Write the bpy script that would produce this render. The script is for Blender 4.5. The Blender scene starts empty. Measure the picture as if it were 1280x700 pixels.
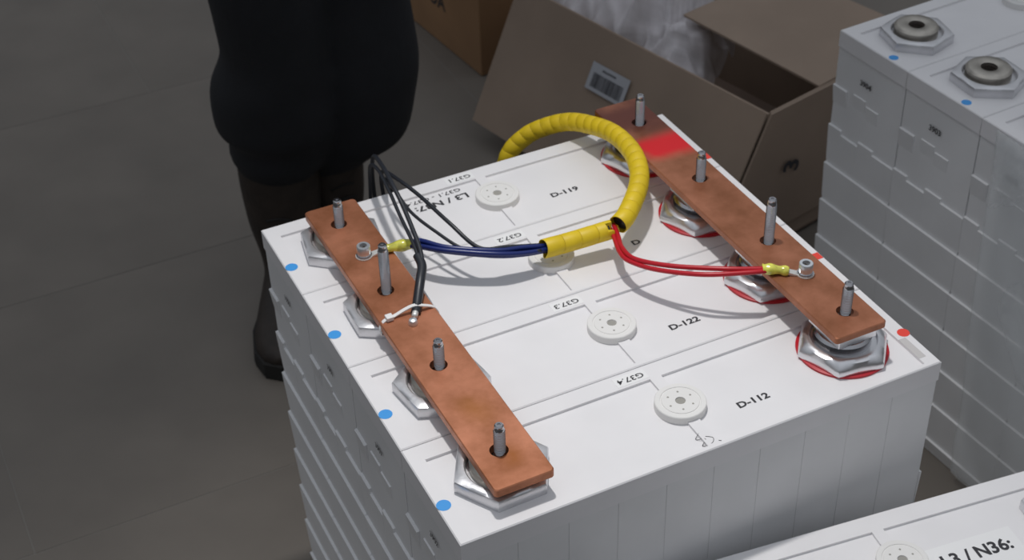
import bpy, bmesh, math, random
from mathutils import Vector, Matrix, noise
random.seed(7)
SC = bpy.context.scene
COL = SC.collection
PI = math.pi
# ------------------------------------------------------------------ camera
L = 0.56; W = 0.1433; H = 0.588           # cell length, cell width, height of the cell tops
cam_d = bpy.data.cameras.new('camera'); cam = bpy.data.objects.new('camera', cam_d); COL.objects.link(cam)
cam.matrix_world = Matrix.Translation((-0.3611, -0.9002, 1.6378)) @ Matrix((
    (0.89615026, 0.28763908, -0.33790305, 0), (-0.44300829, 0.53588237, -0.71873065, 0),
    (-0.02565873, 0.79378451, 0.60765762, 0), (0, 0, 0, 1)))
cam_d.sensor_width = 36; cam_d.lens = 53.24; cam_d.clip_start = 0.02
SC.camera = cam
cam_d.dof.use_dof = True; cam_d.dof.focus_distance = 1.42; cam_d.dof.aperture_fstop = 11
# ------------------------------------------------------------------ world, lamps, exposure
wd = bpy.data.worlds.new('room_light'); SC.world = wd; wd.use_nodes = True
wn = wd.node_tree.nodes; wl = wd.node_tree.links
bg = wn['Background']
tc = wn.new('ShaderNodeTexCoord'); sx = wn.new('ShaderNodeSeparateXYZ'); cr = wn.new('ShaderNodeValToRGB')
mr = wn.new('ShaderNodeMapRange'); mr.inputs[1].default_value = -1; mr.inputs[2].default_value = 1
wl.new(tc.outputs['Generated'], sx.inputs[0]); wl.new(sx.outputs['Z'], mr.inputs[0]); wl.new(mr.outputs[0], cr.inputs[0])
cr.color_ramp.elements[0].position = 0.50; cr.color_ramp.elements[0].color = (0.055, 0.055, 0.055, 1)
cr.color_ramp.elements[1].position = 0.95; cr.color_ramp.elements[1].color = (0.60, 0.635, 0.69, 1)
wl.new(cr.outputs[0], bg.inputs[0]); bg.inputs[1].default_value = 0.80

def spot(name, loc, aim, power, size, radius, color, blend=1.0):
    d = bpy.data.lights.new(name, 'SPOT'); d.energy = power; d.spot_size = math.radians(size); d.spot_blend = blend
    d.shadow_soft_size = radius; d.color = color
    o = bpy.data.objects.new(name, d); COL.objects.link(o); o.location = loc
    o.rotation_euler = (Vector(aim) - Vector(loc)).to_track_quat('-Z', 'Y').to_euler()
    return o
spot('ceiling_downlight', (0.22, 0.50, 2.55), (0.16, 0.13, H), 88, 50, 0.05, (1.0, 0.975, 0.95))
SC.view_settings.view_transform = 'Standard'; SC.view_settings.look = 'None'
SC.view_settings.gamma = 1; SC.view_settings.use_curve_mapping = False
SC.view_settings.exposure = 0.0

# ------------------------------------------------------------------ materials
def mat(name, col, rough=0.5, metal=0.0, var=0.0, scale=8.0, bump=0.0, bscale=60.0, col2=None, alpha=None, trans=0.0, stretch=None, coat=0.0):
    m = bpy.data.materials.new(name); m.use_nodes = True
    nt = m.node_tree; n = nt.nodes; b = n['Principled BSDF']
    b.inputs['Base Color'].default_value = (*col, 1); b.inputs['Roughness'].default_value = rough
    b.inputs['Metallic'].default_value = metal
    if coat: b.inputs['Coat Weight'].default_value = coat
    t = n.new('ShaderNodeTexCoord'); mp = n.new('ShaderNodeMapping')
    nt.links.new(t.outputs['Object'], mp.inputs[0])
    if stretch: mp.inputs['Scale'].default_value = stretch
    if var or col2:
        nz = n.new('ShaderNodeTexNoise'); nz.inputs['Scale'].default_value = scale; nz.inputs['Detail'].default_value = 6
        nt.links.new(mp.outputs[0], nz.inputs['Vector'])
        r = n.new('ShaderNodeValToRGB'); nt.links.new(nz.outputs['Fac'], r.inputs[0])
        c2 = col2 or tuple(min(1, c * (1 + var)) for c in col); c1 = tuple(c * (1 - var) for c in col)
        r.color_ramp.elements[0].position = 0.35; r.color_ramp.elements[1].position = 0.68
        r.color_ramp.elements[0].color = (*c1, 1); r.color_ramp.elements[1].color = (*c2, 1)
        nt.links.new(r.outputs[0], b.inputs['Base Color'])
    if bump:
        nb = n.new('ShaderNodeTexNoise'); nb.inputs['Scale'].default_value = bscale; nb.inputs['Detail'].default_value = 4
        nt.links.new(mp.outputs[0], nb.inputs['Vector'])
        bp = n.new('ShaderNodeBump'); bp.inputs['Strength'].default_value = bump; bp.inputs['Distance'].default_value = 0.002
        nt.links.new(nb.outputs['Fac'], bp.inputs['Height']); nt.links.new(bp.outputs[0], b.inputs['Normal'])
    if alpha is not None: b.inputs['Alpha'].default_value = alpha
    if trans: b.inputs['Transmission Weight'].default_value = trans
    return m
M = {}
M['plastic'] = mat('white_moulded_plastic', (0.80, 0.79, 0.80), 0.5, var=0.02, scale=14)
M['case'] = mat('grey_white_case_plastic', (0.77, 0.77, 0.775), 0.55, var=0.03, scale=12)
M['vent'] = mat('vent_plastic', (0.80, 0.79, 0.77), 0.45, var=0.02)
M['ventgrey'] = mat('vent_hole_grey', (0.33, 0.32, 0.29), 0.7)
M['ink'] = mat('black_ink', (0.03, 0.03, 0.035), 0.6)
M['paper'] = mat('white_paper', (0.84, 0.84, 0.84), 0.6)
M['tape'] = mat('smudged_clear_tape', (0.58, 0.56, 0.55), 0.4)
M['blue'] = mat('blue_dot', (0.05, 0.33, 0.78), 0.5)
M['reddot'] = mat('red_dot', (0.80, 0.06, 0.04), 0.5)
M['alu'] = mat('cast_aluminium', (0.72, 0.72, 0.74), 0.38, metal=0.85, var=0.08, scale=30, bump=0.15, bscale=120)
M['alubright'] = mat('bright_aluminium', (0.80, 0.80, 0.82), 0.28, metal=0.92, var=0.06, scale=30)
M['steel'] = mat('stainless_steel', (0.50, 0.50, 0.52), 0.22, metal=1.0, var=0.1, scale=40)
M['disc'] = mat('dull_terminal_metal', (0.50, 0.47, 0.42), 0.38, metal=0.9, var=0.12, scale=60)
M['hole'] = mat('dark_bore', (0.035, 0.022, 0.015), 0.6)
M['gasket'] = mat('red_sealing_ring', (0.50, 0.010, 0.022), 0.4)
M['zinc'] = mat('zinc_plated_screw', (0.80, 0.84, 0.88), 0.32, metal=0.8)
M['tin'] = mat('tinned_lug', (0.82, 0.82, 0.80), 0.4, metal=0.6)
M['yellow'] = mat('yellow_spiral_plastic', (0.74, 0.53, 0.012), 0.5, var=0.06, scale=40)
M['bluewire'] = mat('dark_blue_wire', (0.008, 0.02, 0.14), 0.3)
M['blackwire'] = mat('black_wire', (0.016, 0.019, 0.026), 0.38)
M['redwire'] = mat('red_wire', (0.50, 0.008, 0.020), 0.35)
M['shrink'] = mat('yellow_heat_shrink', (0.72, 0.70, 0.10), 0.15, coat=0.8, var=0.3, scale=120)
M['tie'] = mat('translucent_nylon', (0.82, 0.81, 0.80), 0.4)
M['card'] = mat('brown_cardboard', (0.31, 0.235, 0.18), 0.9, var=0.10, scale=5, bump=0.1, bscale=80)
M['cardin'] = mat('cardboard_inside', (0.26, 0.19, 0.15), 0.9, var=0.08, scale=5)
M['card2'] = mat('orange_brown_cardboard', (0.30, 0.17, 0.085), 0.9, var=0.15, scale=4)
M['trouser'] = mat('black_trouser_cloth', (0.010, 0.011, 0.014), 0.95, var=0.25, scale=9, bump=0.35, bscale=300)
M['jacket'] = mat('dark_jacket_cloth', (0.02, 0.022, 0.03), 0.9, var=0.2, scale=9, bump=0.3, bscale=300)
M['boot'] = mat('dark_brown_boot_leather', (0.022, 0.015, 0.011), 0.6, var=0.3, scale=30, bump=0.5, bscale=90)
M['sole'] = mat('black_rubber_sole', (0.012, 0.011, 0.010), 0.8)
M['skin'] = mat('skin', (0.55, 0.33, 0.24), 0.55, var=0.05)
M['hair'] = mat('dark_hair', (0.03, 0.02, 0.015), 0.7, bump=0.8, bscale=200)
M['tile'] = mat('grey_brown_floor_tile', (0.155, 0.136, 0.116), 0.6, var=0.09, scale=5, bump=0.08, bscale=300)
M['grout'] = mat('floor_grout', (0.20, 0.185, 0.165), 0.9)

# copper with red paint patch / tarnish / darker rear end: object-space patches
def copper(name, patch=None, dark=1.0):
    m = mat(name, (0.64 * dark, 0.25 * dark, 0.125 * dark), 0.42, metal=0.62, bump=0.12, bscale=40)
    nt = m.node_tree; n = nt.nodes; b = n['Principled BSDF']
    t = n.new('ShaderNodeTexCoord')
    nz = n.new('ShaderNodeTexNoise'); nz.inputs['Scale'].default_value = 16; nz.inputs['Detail'].default_value = 9; nz.inputs['Roughness'].default_value = 0.6
    nt.links.new(t.outputs['Object'], nz.inputs['Vector'])
    r = n.new('ShaderNodeValToRGB'); nt.links.new(nz.outputs['Fac'], r.inputs[0])
    e = r.color_ramp.elements
    e[0].position = 0.36; e[0].color = (0.36 * dark, 0.135 * dark, 0.062 * dark, 1)
    e[1].position = 0.64; e[1].color = (0.62 * dark, 0.255 * dark, 0.145 * dark, 1)
    out = r.outputs[0]
    sp = n.new('ShaderNodeSeparateXYZ'); nt.links.new(t.outputs['Object'], sp.inputs[0])
    def band(axis, c, hw, soft):
        a = n.new('ShaderNodeMath'); a.operation = 'SUBTRACT'; nt.links.new(sp.outputs[axis], a.inputs[0]); a.inputs[1].default_value = c
        ab = n.new('ShaderNodeMath'); ab.operation = 'ABSOLUTE'; nt.links.new(a.outputs[0], ab.inputs[0])
        ad = n.new('ShaderNodeMath'); ad.operation = 'MULTIPLY_ADD'; nt.links.new(nz.outputs['Fac'], ad.inputs[0]); ad.inputs[1].default_value = soft * 1.4
        nt.links.new(ab.outputs[0], ad.inputs[2])
        k = n.new('ShaderNodeMapRange'); k.interpolation_type = 'SMOOTHSTEP'
        k.inputs[1].default_value = hw + soft * 1.4; k.inputs[2].default_value = hw; k.inputs[3].default_value = 0; k.inputs[4].default_value = 1
        nt.links.new(ad.outputs[0], k.inputs[0]); return k.outputs[0]
    for (x, hx, y, hy, soft, colr) in (patch or []):
        f1 = band('X', x, hx, soft); f2 = band('Y', y, hy, soft)
        mu = n.new('ShaderNodeMath'); mu.operation = 'MULTIPLY'; nt.links.new(f1, mu.inputs[0]); nt.links.new(f2, mu.inputs[1])
        mx = n.new('ShaderNodeMix'); mx.data_type = 'RGBA'
        nt.links.new(mu.outputs[0], mx.inputs['Factor']); nt.links.new(out, mx.inputs['A']); mx.inputs['B'].default_value = (*colr, 1)
        out = mx.outputs['Result']
        if colr[1] < 0.05:
            s1 = n.new('ShaderNodeMath'); s1.operation = 'MULTIPLY_ADD'; nt.links.new(mu.outputs[0], s1.inputs[0]); s1.inputs[1].default_value = -0.6; s1.inputs[2].default_value = 0.62
            nt.links.new(s1.outputs[0], b.inputs['Metallic'])
    nt.links.new(out, b.inputs['Base Color'])
    return m

def film_mat(name, strength, tint=(0.9, 0.92, 0.95), sc=9, stretch=(1, 1, 1), lo=0.45, hi=0.75):
    m = bpy.data.materials.new(name); m.use_nodes = True; nt = m.node_tree; n = nt.nodes
    for x in list(n): n.remove(x)
    o = n.new('ShaderNodeOutputMaterial'); mix = n.new('ShaderNodeMixShader'); tr = n.new('ShaderNodeBsdfTransparent')
    p = n.new('ShaderNodeBsdfPrincipled'); p.inputs['Base Color'].default_value = (*tint, 1); p.inputs['Roughness'].default_value = 0.3
    t = n.new('ShaderNodeTexCoord'); mp = n.new('ShaderNodeMapping'); mp.inputs['Scale'].default_value = stretch
    nz = n.new('ShaderNodeTexNoise'); nz.inputs['Scale'].default_value = sc; nz.inputs['Detail'].default_value = 5
    nz.inputs['Distortion'].default_value = 1.5
    nt.links.new(t.outputs['Object'], mp.inputs[0]); nt.links.new(mp.outputs[0], nz.inputs['Vector'])
    k = n.new('ShaderNodeMapRange'); k.inputs[1].default_value = lo; k.inputs[2].default_value = hi
    k.inputs[3].default_value = strength * 0.35; k.inputs[4].default_value = strength
    nt.links.new(nz.outputs['Fac'], k.inputs[0]); nt.links.new(k.outputs[0], mix.inputs[0])
    nt.links.new(tr.outputs[0], mix.inputs[1]); nt.links.new(p.outputs[0], mix.inputs[2]); nt.links.new(mix.outputs[0], o.inputs[0])
    return m
M['bag'] = film_mat('clear_bag_plastic', 0.80, tint=(0.86, 0.82, 0.85), sc=5, lo=0.3, hi=0.62)
M['film'] = film_mat('stretch_film', 0.72, tint=(0.85, 0.88, 0.9), sc=5, stretch=(1, 1, 0.5), lo=0.45, hi=0.7)

# ------------------------------------------------------------------ helpers
def link(name, bm, m, parent=None, smooth=False):
    me = bpy.data.meshes.new(name); bm.normal_update(); bm.to_mesh(me); bm.free()
    o = bpy.data.objects.new(name, me); COL.objects.link(o)
    if m is not None: me.materials.append(m)
    if parent: o.parent = parent
    if smooth:
        for p in me.polygons: p.use_smooth = True
        if smooth != 'all':
            try: me.set_sharp_from_angle(angle=math.radians(38))
            except Exception: pass
    return o
def tag(o, label, cat, group=None, kind=None):
    o['label'] = label; o['category'] = cat
    if group: o['group'] = group
    if kind: o['kind'] = kind
    return o
def thing(name, label, cat, loc=(0, 0, 0), rz=0.0, group=None):
    o = bpy.data.objects.new(name, None); o.empty_display_size = 0.05; COL.objects.link(o)
    o.location = loc; o.rotation_euler = (0, 0, rz)
    return tag(o, label, cat, group)
def cp(o, parent=None):
    c = o.copy(); COL.objects.link(c); c.parent = parent
    for k in ('label',):
        pass
    return c
def copy_tree(o, parent=None):
    c = o.copy(); COL.objects.link(c); c.parent = parent
    for ch in list(o.children): copy_tree(ch, c)
    return c
def add_box(bm, x0, y0, z0, x1, y1, z1, bevel=0.0):
    vs = [bm.verts.new(p) for p in ((x0, y0, z0), (x1, y0, z0), (x1, y1, z0), (x0, y1, z0), (x0, y0, z1), (x1, y0, z1), (x1, y1, z1), (x0, y1, z1))]
    fs = [bm.faces.new([vs[i] for i in f]) for f in ((3, 2, 1, 0), (4, 5, 6, 7), (0, 1, 5, 4), (1, 2, 6, 5), (2, 3, 7, 6), (3, 0, 4, 7))]
    if bevel:
        bmesh.ops.bevel(bm, geom=list({e for f in fs for e in f.edges}), offset=bevel, segments=2, profile=0.6, affect='EDGES')
    return vs
def lathe(bm, prof, cx=0, cy=0, seg=40, hexr=None, rot=0.0, cap0=True, cap1=True):
    rings = []
    for (r, z) in prof:
        rings.append([bm.verts.new((cx + r * math.cos(2 * PI * i / seg + rot), cy + r * math.sin(2 * PI * i / seg + rot), z)) for i in range(seg)])
    for a, b in zip(rings, rings[1:]):
        for i in range(seg):
            j = (i + 1) % seg; bm.faces.new((a[i], a[j], b[j], b[i]))
    if cap0: bm.faces.new(list(reversed(rings[0])))
    if cap1: bm.faces.new(rings[-1])
    return rings
def catmull(pts, n=10):
    P = [Vector(p) for p in pts]; P = [2 * P[0] - P[1]] + P + [2 * P[-1] - P[-2]]; out = []
    for i in range(1, len(P) - 2):
        for k in range(n):
            t = k / n
            out.append(0.5 * ((2 * P[i]) + (P[i + 1] - P[i - 1]) * t + (2 * P[i - 1] - 5 * P[i] + 4 * P[i + 1] - P[i + 2]) * t * t + (3 * P[i] - P[i - 1] - 3 * P[i + 1] + P[i + 2]) * t ** 3))
    out.append(P[-2]); return out
def tube(bm, pts, r, seg=12, n=10, rf=None, smooth_pts=True):
    C = catmull(pts, n) if smooth_pts else [Vector(p) for p in pts]
    prev = None; rings = []
    for i, c in enumerate(C):
        t = (C[min(i + 1, len(C) - 1)] - C[max(i - 1, 0)]).normalized()
        if prev is None:
            a = Vector((0, 0, 1)) if abs(t.z) < 0.9 else Vector((1, 0, 0)); u = t.cross(a).normalized()
        else: u = (prev - t * prev.dot(t)).normalized()
        prev = u; v = t.cross(u)
        rr = rf(i / (len(C) - 1)) if rf else r
        rings.append([bm.verts.new(c + (u * math.cos(2 * PI * k / seg) + v * math.sin(2 * PI * k / seg)) * rr) for k in range(seg)])
    for a, b in zip(rings, rings[1:]):
        for k in range(seg):
            j = (k + 1) % seg; bm.faces.new((a[k], a[j], b[j], b[k]))
    bm.faces.new(list(reversed(rings[0]))); bm.faces.new(rings[-1])
    return C
def text_mesh(name, s, size, m, parent, loc, rot=(0, 0, 0), bold=0.0, label=None, align='LEFT', wide=1.0):
    cu = bpy.data.curves.new(name, 'FONT'); cu.body = s; cu.size = size; cu.offset = bold; cu.align_x = align; cu.align_y = 'CENTER'
    cu.resolution_u = 3
    to = bpy.data.objects.new('tmp', cu); COL.objects.link(to)
    dg = bpy.context.evaluated_depsgraph_get(); me = bpy.data.meshes.new_from_object(to.evaluated_get(dg))
    bpy.data.objects.remove(to)
    me.materials.clear(); me.materials.append(m)
    if wide != 1.0:
        for v in me.vertices: v.co.x *= wide
    o = bpy.data.objects.new(name, me); COL.objects.link(o); o.parent = parent; o.location = loc; o.rotation_euler = rot
    if label: o['label'] = label
    return o

# ------------------------------------------------------------------ floor: real tiles with recessed joints
floor = bpy.data.objects.new('floor', None); COL.objects.link(floor); floor['kind'] = 'structure'
bm = bmesh.new(); add_box(bm, -4.3, -2.3, -0.03, 6.2, 6.28, -0.0009)
link('grout_bed', bm, M['grout'], floor)
TL, TW, G = 1.22, 0.611, 0.0024
bm = bmesh.new(); add_box(bm, G / 2, G / 2, -0.02, TL - G / 2, TW - G / 2, 0.0, bevel=0.0005)
tile0 = link('tile', bm, M['tile'], floor)
used = False
for j in range(-5, 9):
    y0 = 0.778 + (j) * TW                       # joint rows seen at y 0.78, 1.41, 2.01
    off = {0: -0.353, 1: -0.46, 2: 0.157}.get(j, (j * 0.43) % TL)
    for i in range(-3, 4):
        x0 = off + i * TL
        t = tile0 if not used else tile0.copy()
        if used: COL.objects.link(t); t.parent = floor
        used = True
        t.location = (x0, y0 + random.uniform(-0.0004, 0.0004), random.uniform(-0.0004, 0.0))

# ------------------------------------------------------------------ battery cell prototype (local: x 0..L, y 0..W, top at z=0)
TX = 0.077; TX2 = L - 0.077; RD = 0.0032
def lid_bm():
    bm = bmesh.new(); g = 0.0005; c = 0.0012
    xs = [g, g + c, 0.0172, 0.2744, 0.2878, 0.5415, L - g - c, L - g]
    ys = [g, g + c, 0.0062, 0.1200, W - g - c, W - g]
    nx, ny = len(xs) - 1, len(ys) - 1
    def lev(i, j):
        return -RD if (j == 2 and i in (2, 4)) else 0.0
    def rim(i, j): return i in (0, nx) or j in (0, ny)
    cache = {}
    def V(i, j, z):
        if rim(i, j): z = -c
        k = (i, j, round(z, 5))
        if k not in cache: cache[k] = bm.verts.new((xs[i], ys[j], z))
        return cache[k]
    for i in range(nx):
        for j in range(ny):
            z = lev(i, j); bm.faces.new((V(i, j, z), V(i + 1, j, z), V(i + 1, j + 1, z), V(i, j + 1, z)))
    for i in (2, 4):                             # recess walls
        j = 2
        q = [(i, j), (i + 1, j), (i + 1, j + 1), (i, j + 1)]
        for a in range(4):
            p, r = q[a], q[(a + 1) % 4]
            bm.faces.new((V(*p, -RD), V(*p, 0.0), V(*r, 0.0), V(*r, -RD)))
    zb = -0.026
    per = [(i, 0) for i in range(nx)] + [(nx, j) for j in range(ny)] + [(i, ny) for i in range(nx, 0, -1)] + [(0, j) for j in range(ny, 0, -1)]
    bot = {p: bm.verts.new((xs[p[0]], ys[p[1]], zb)) for p in per}
    for a in range(len(per)):
        p, r = per[a], per[(a + 1) % len(per)]
        bm.faces.new((V(*p, 0), bot[p], bot[r], V(*r, 0)))
    bm.faces.new([bot[p] for p in reversed(per)])
    bmesh.ops.recalc_face_normals(bm, faces=bm.faces)
    return bm
def case_bm(hh, seed=0):
    bm = bmesh.new(); ins = 0.0022
    add_box(bm, ins, 0.0010, -hh, L - ins, W - 0.0010, -0.024, bevel=0.0003)
    rnd = random.Random(seed)
    s0, s, pr = 0.0882, 0.0680, 0.0033
    for side in (0, 1):
        def X(d): return (ins - d) if side == 0 else (L - ins + d)
        def wedge(y0, y1, zt, hgt, p=pr):
            vs = [bm.verts.new(q) for q in ((X(0), y0, zt), (X(p), y0, zt - 0.0008), (X(p), y0, zt - 0.0022), (X(0), y0, zt - hgt),
                                            (X(0), y1, zt), (X(p), y1, zt - 0.0008), (X(p), y1, zt - 0.0022), (X(0), y1, zt - hgt))]
            for f in ((0, 1, 5, 4), (1, 2, 6, 5), (2, 3, 7, 6), (0, 3, 2, 1), (4, 5, 6, 7), (0, 4, 7, 3)):
                bm.faces.new([vs[a] for a in f])
        # shallow upper shelf line under the lid
        k = 0; z = -s0
        while -z < hh - 0.02:
            hgt = min(s * 0.93, hh + z - 0.002)
            e = 0.0002
            if k == 0:
                wedge(W - 0.030, W - e, z, 0.030); wedge(0.074, 0.100, z + 0.003, 0.022, 0.0016); wedge(0.046, 0.072, z - 0.004, 0.022, 0.0016)
            elif k == 1:
                wedge(W - 0.028, W - e, z, hgt); wedge(0.078, W - 0.028, z - 0.007, hgt - 0.007, 0.0030); wedge(0.046, 0.078, z + 0.001, hgt, 0.0028); wedge(e, 0.046, z - 0.005, hgt - 0.005, 0.0030)
            else:
                wedge(e, W - e, z, hgt)
            k += 1; z -= s
    # faint vertical ribs on the two broad faces
    for x in [0.055 * i + 0.005 for i in range(10)]:
        for (ya, yb) in ((0.0005, 0.0012), (W - 0.0012, W - 0.0005)):
            add_box(bm, x, ya, -hh + 0.03, x + 0.0538, yb, -0.02602)
    bmesh.ops.recalc_face_normals(bm, faces=bm.faces)
    return bm
def hexring(bm, prof, cx, cy, rot, inner=None, seg=48):
    """prof: list of (radius, z, roundness 0=hexagon..1=circle)"""
    rings = []
    for (r, z, q) in prof:
        ring = []
        for i in range(seg):
            a = 2 * PI * i / seg
            am = (a % (PI / 3)) - PI / 6
            hr = r * math.cos(PI / 6) / math.cos(am)
            rr = hr * (1 - q) + r * q
            ring.append(bm.verts.new((cx + rr * math.cos(a + rot), cy + rr * math.sin(a + rot), z)))
        rings.append(ring)
    for a, b in zip(rings, rings[1:]):
        for i in range(seg):
            j = (i + 1) % seg; bm.faces.new((a[i], a[j], b[j], b[i]))
    bm.faces.new(list(reversed(rings[0]))); bm.faces.new(rings[-1])
def nut_flat(rot):
    bm = bmesh.new(); z = -RD
    hexring(bm, [(0.0515, z, 0.04), (0.0520, z + 0.0015, 0.04), (0.0520, z + 0.0115, 0.04), (0.0508, z + 0.0135, 0.08), (0.0440, z + 0.0150, 0.7),
                 (0.0372, z + 0.0150, 1), (0.0358, z + 0.0138, 1), (0.0350, z + 0.008, 1)], 0, 0, rot)
    return bm
def nut_round(rot):
    bm = bmesh.new(); z = -RD
    hexring(bm, [(0.0515, z + 0.0030, 0.10), (0.0520, z + 0.0080, 0.10), (0.0490, z + 0.0120, 0.35), (0.0440, z + 0.0165, 0.85), (0.0385, z + 0.0185, 1),
                 (0.0360, z + 0.0185, 1), (0.0350, z + 0.014, 1)], 0, 0, rot)
    return bm
def terminal_bm(top, bore=False):
    bm = bmesh.new(); z = -RD
    prof = [(0.031, z + 0.006), (0.031, top - 0.0035), (0.0285, top - 0.001), (0.0270, top)]
    if bore: prof += [(0.0145, top), (0.0125, top - 0.0012), (0.0115, top - 0.0015), (0.0110, top - 0.014)]
    else: prof += [(0.0135, top), (0.0125, top - 0.002)]
    lathe(bm, prof, seg=44); return bm
def bore_bm(top):
    bm = bmesh.new()
    lathe(bm, [(0.0109, top - 0.0138), (0.0109, top - 0.0134)], seg=24)
    for k in range(3):                           # thread turns
        lathe(bm, [(0.0112, top - 0.012 + k * 0.003), (0.0100, top - 0.011 + k * 0.003), (0.0112, top - 0.010 + k * 0.003)], seg=24, cap0=False, cap1=False)
    return bm
def stud_bm(ztop, zbot=0.004, r=0.0060):
    bm = bmesh.new(); prof = [(r * 0.9, zbot)]; z = zbot; pitch = 0.0020
    while z < ztop - 0.008:
        prof += [(r, z + pitch * 0.30), (r, z + pitch * 0.55), (r * 0.88, z + pitch * 0.95)]; z += pitch
    prof += [(r * 0.86, ztop - 0.005), (r * 0.80, ztop - 0.0045), (r * 0.80, ztop - 0.0012), (r * 0.62, ztop), (r * 0.30, ztop), (r * 0.26, ztop - 0.001)]
    lathe(bm, prof, seg=18); return bm
def vent_bm():
    bm = bmesh.new(); z = -RD
    lathe(bm, [(0.0270, z), (0.0270, 0.0052), (0.0262, 0.0060), (0.0212, 0.0060), (0.0208, 0.0052), (0.0198, 0.0052), (0.0194, 0.0060), (0.0055, 0.0060), (0.0052, 0.0045)], seg=48)
    return bm
def holes_bm():
    bm = bmesh.new()
    lathe(bm, [(0.0050, 0.0046), (0.0050, 0.0049)], seg=20)
    return bm
def pin_bm():
    bm = bmesh.new()
    for k in range(6):
        a = k * PI / 3 + 0.2
        lathe(bm, [(0.0012, 0.0060), (0.0012, 0.00615)], cx=0.0135 * math.cos(a), cy=0.0135 * math.sin(a), seg=8)
    return bm
def make_cell(hh, seed):
    t = thing('battery_cell', 'x', 'battery')
    link('case', case_bm(hh, seed), M['case'], t)
    link('lid', lid_bm(), M['plastic'], t)
    v = link('vent_cap', vent_bm(), M['vent'], t, smooth=True); v.location = (0.2815, W / 2 - 0.0005, 0)
    c = link('vent_hole', holes_bm(), M['ventgrey'], v)
    q = link('vent_pin_holes', pin_bm(), M['ventgrey'], v)
    return t
P0 = {}
def nut_parts(cell, style, x, rot, stud=None):
    key = style
    def g(name, fn, m, smooth=True):
        k = (key, name, round(rot, 3) if 'nut' in name else 0, stud if 'stud' in name else 0)
        if k not in P0:
            o = link(name, fn(), m, cell, smooth=smooth); P0[k] = o.data
        else:
            o = bpy.data.objects.new(name, P0[k]); COL.objects.link(o); o.parent = cell
        o.location = (x, W / 2 - (0.0025 if name in ('terminal_nut', 'sealing_ring') else 0), 0); return o
    if style == 'left':
        n = g('terminal_nut', lambda: nut_flat(rot), M['alu']); g('terminal_disc', lambda: terminal_bm(0.0178), M['disc'])
    elif style == 'right':
        def gk():
            bm = bmesh.new(); lathe(bm, [(0.0488, -RD), (0.0494, -RD + 0.0004), (0.0494, -RD + 0.0026), (0.0488, -RD + 0.003)], seg=56); return bm
        r = g('sealing_ring', gk, M['gasket']); r['label'] = 'red sealing ring under the nut'
        n = g('terminal_nut', lambda: nut_round(rot), M['alubright']); g('terminal_disc', lambda: terminal_bm(0.0235), M['steel'])
        def pl():
            bm = bmesh.new(); add_box(bm, -0.0255, -0.027, 0.0237, 0.0225, 0.027, 0.0388, bevel=0.001); return bm
        s = g('spacer_block', pl, M['alubright'], False); s['label'] = 'bright square spacer block under the busbar'
    else:
        n = g('terminal_nut', lambda: nut_flat(rot), M['alu']); d = g('terminal_disc', lambda: terminal_bm(0.0200, True), M['disc'])
        b = g('threaded_bore', lambda: bore_bm(0.0200), M['hole']); b['label'] = 'dark threaded bore'
    if stud:
        g('threaded_stud', lambda: stud_bm(stud), M['steel'])
def dot(cell, name, m, x, y, r=0.0073, z=0.00012, label=None):
    bm = bmesh.new(); lathe(bm, [(r, z - 0.0001), (r, z + 0.0001)], seg=28)
    o = link(name, bm, m, cell); o.location = (x, y, 0)
    if label: o['label'] = label
    return o
def quad(cell, name, m, x0, y0, x1, y1, z, th=0.0002, label=None):
    bm = bmesh.new(); add_box(bm, x0, y0, z, x1, y1, z + th); o = link(name, bm, m, cell)
    if label: o['label'] = label
    return o

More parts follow.
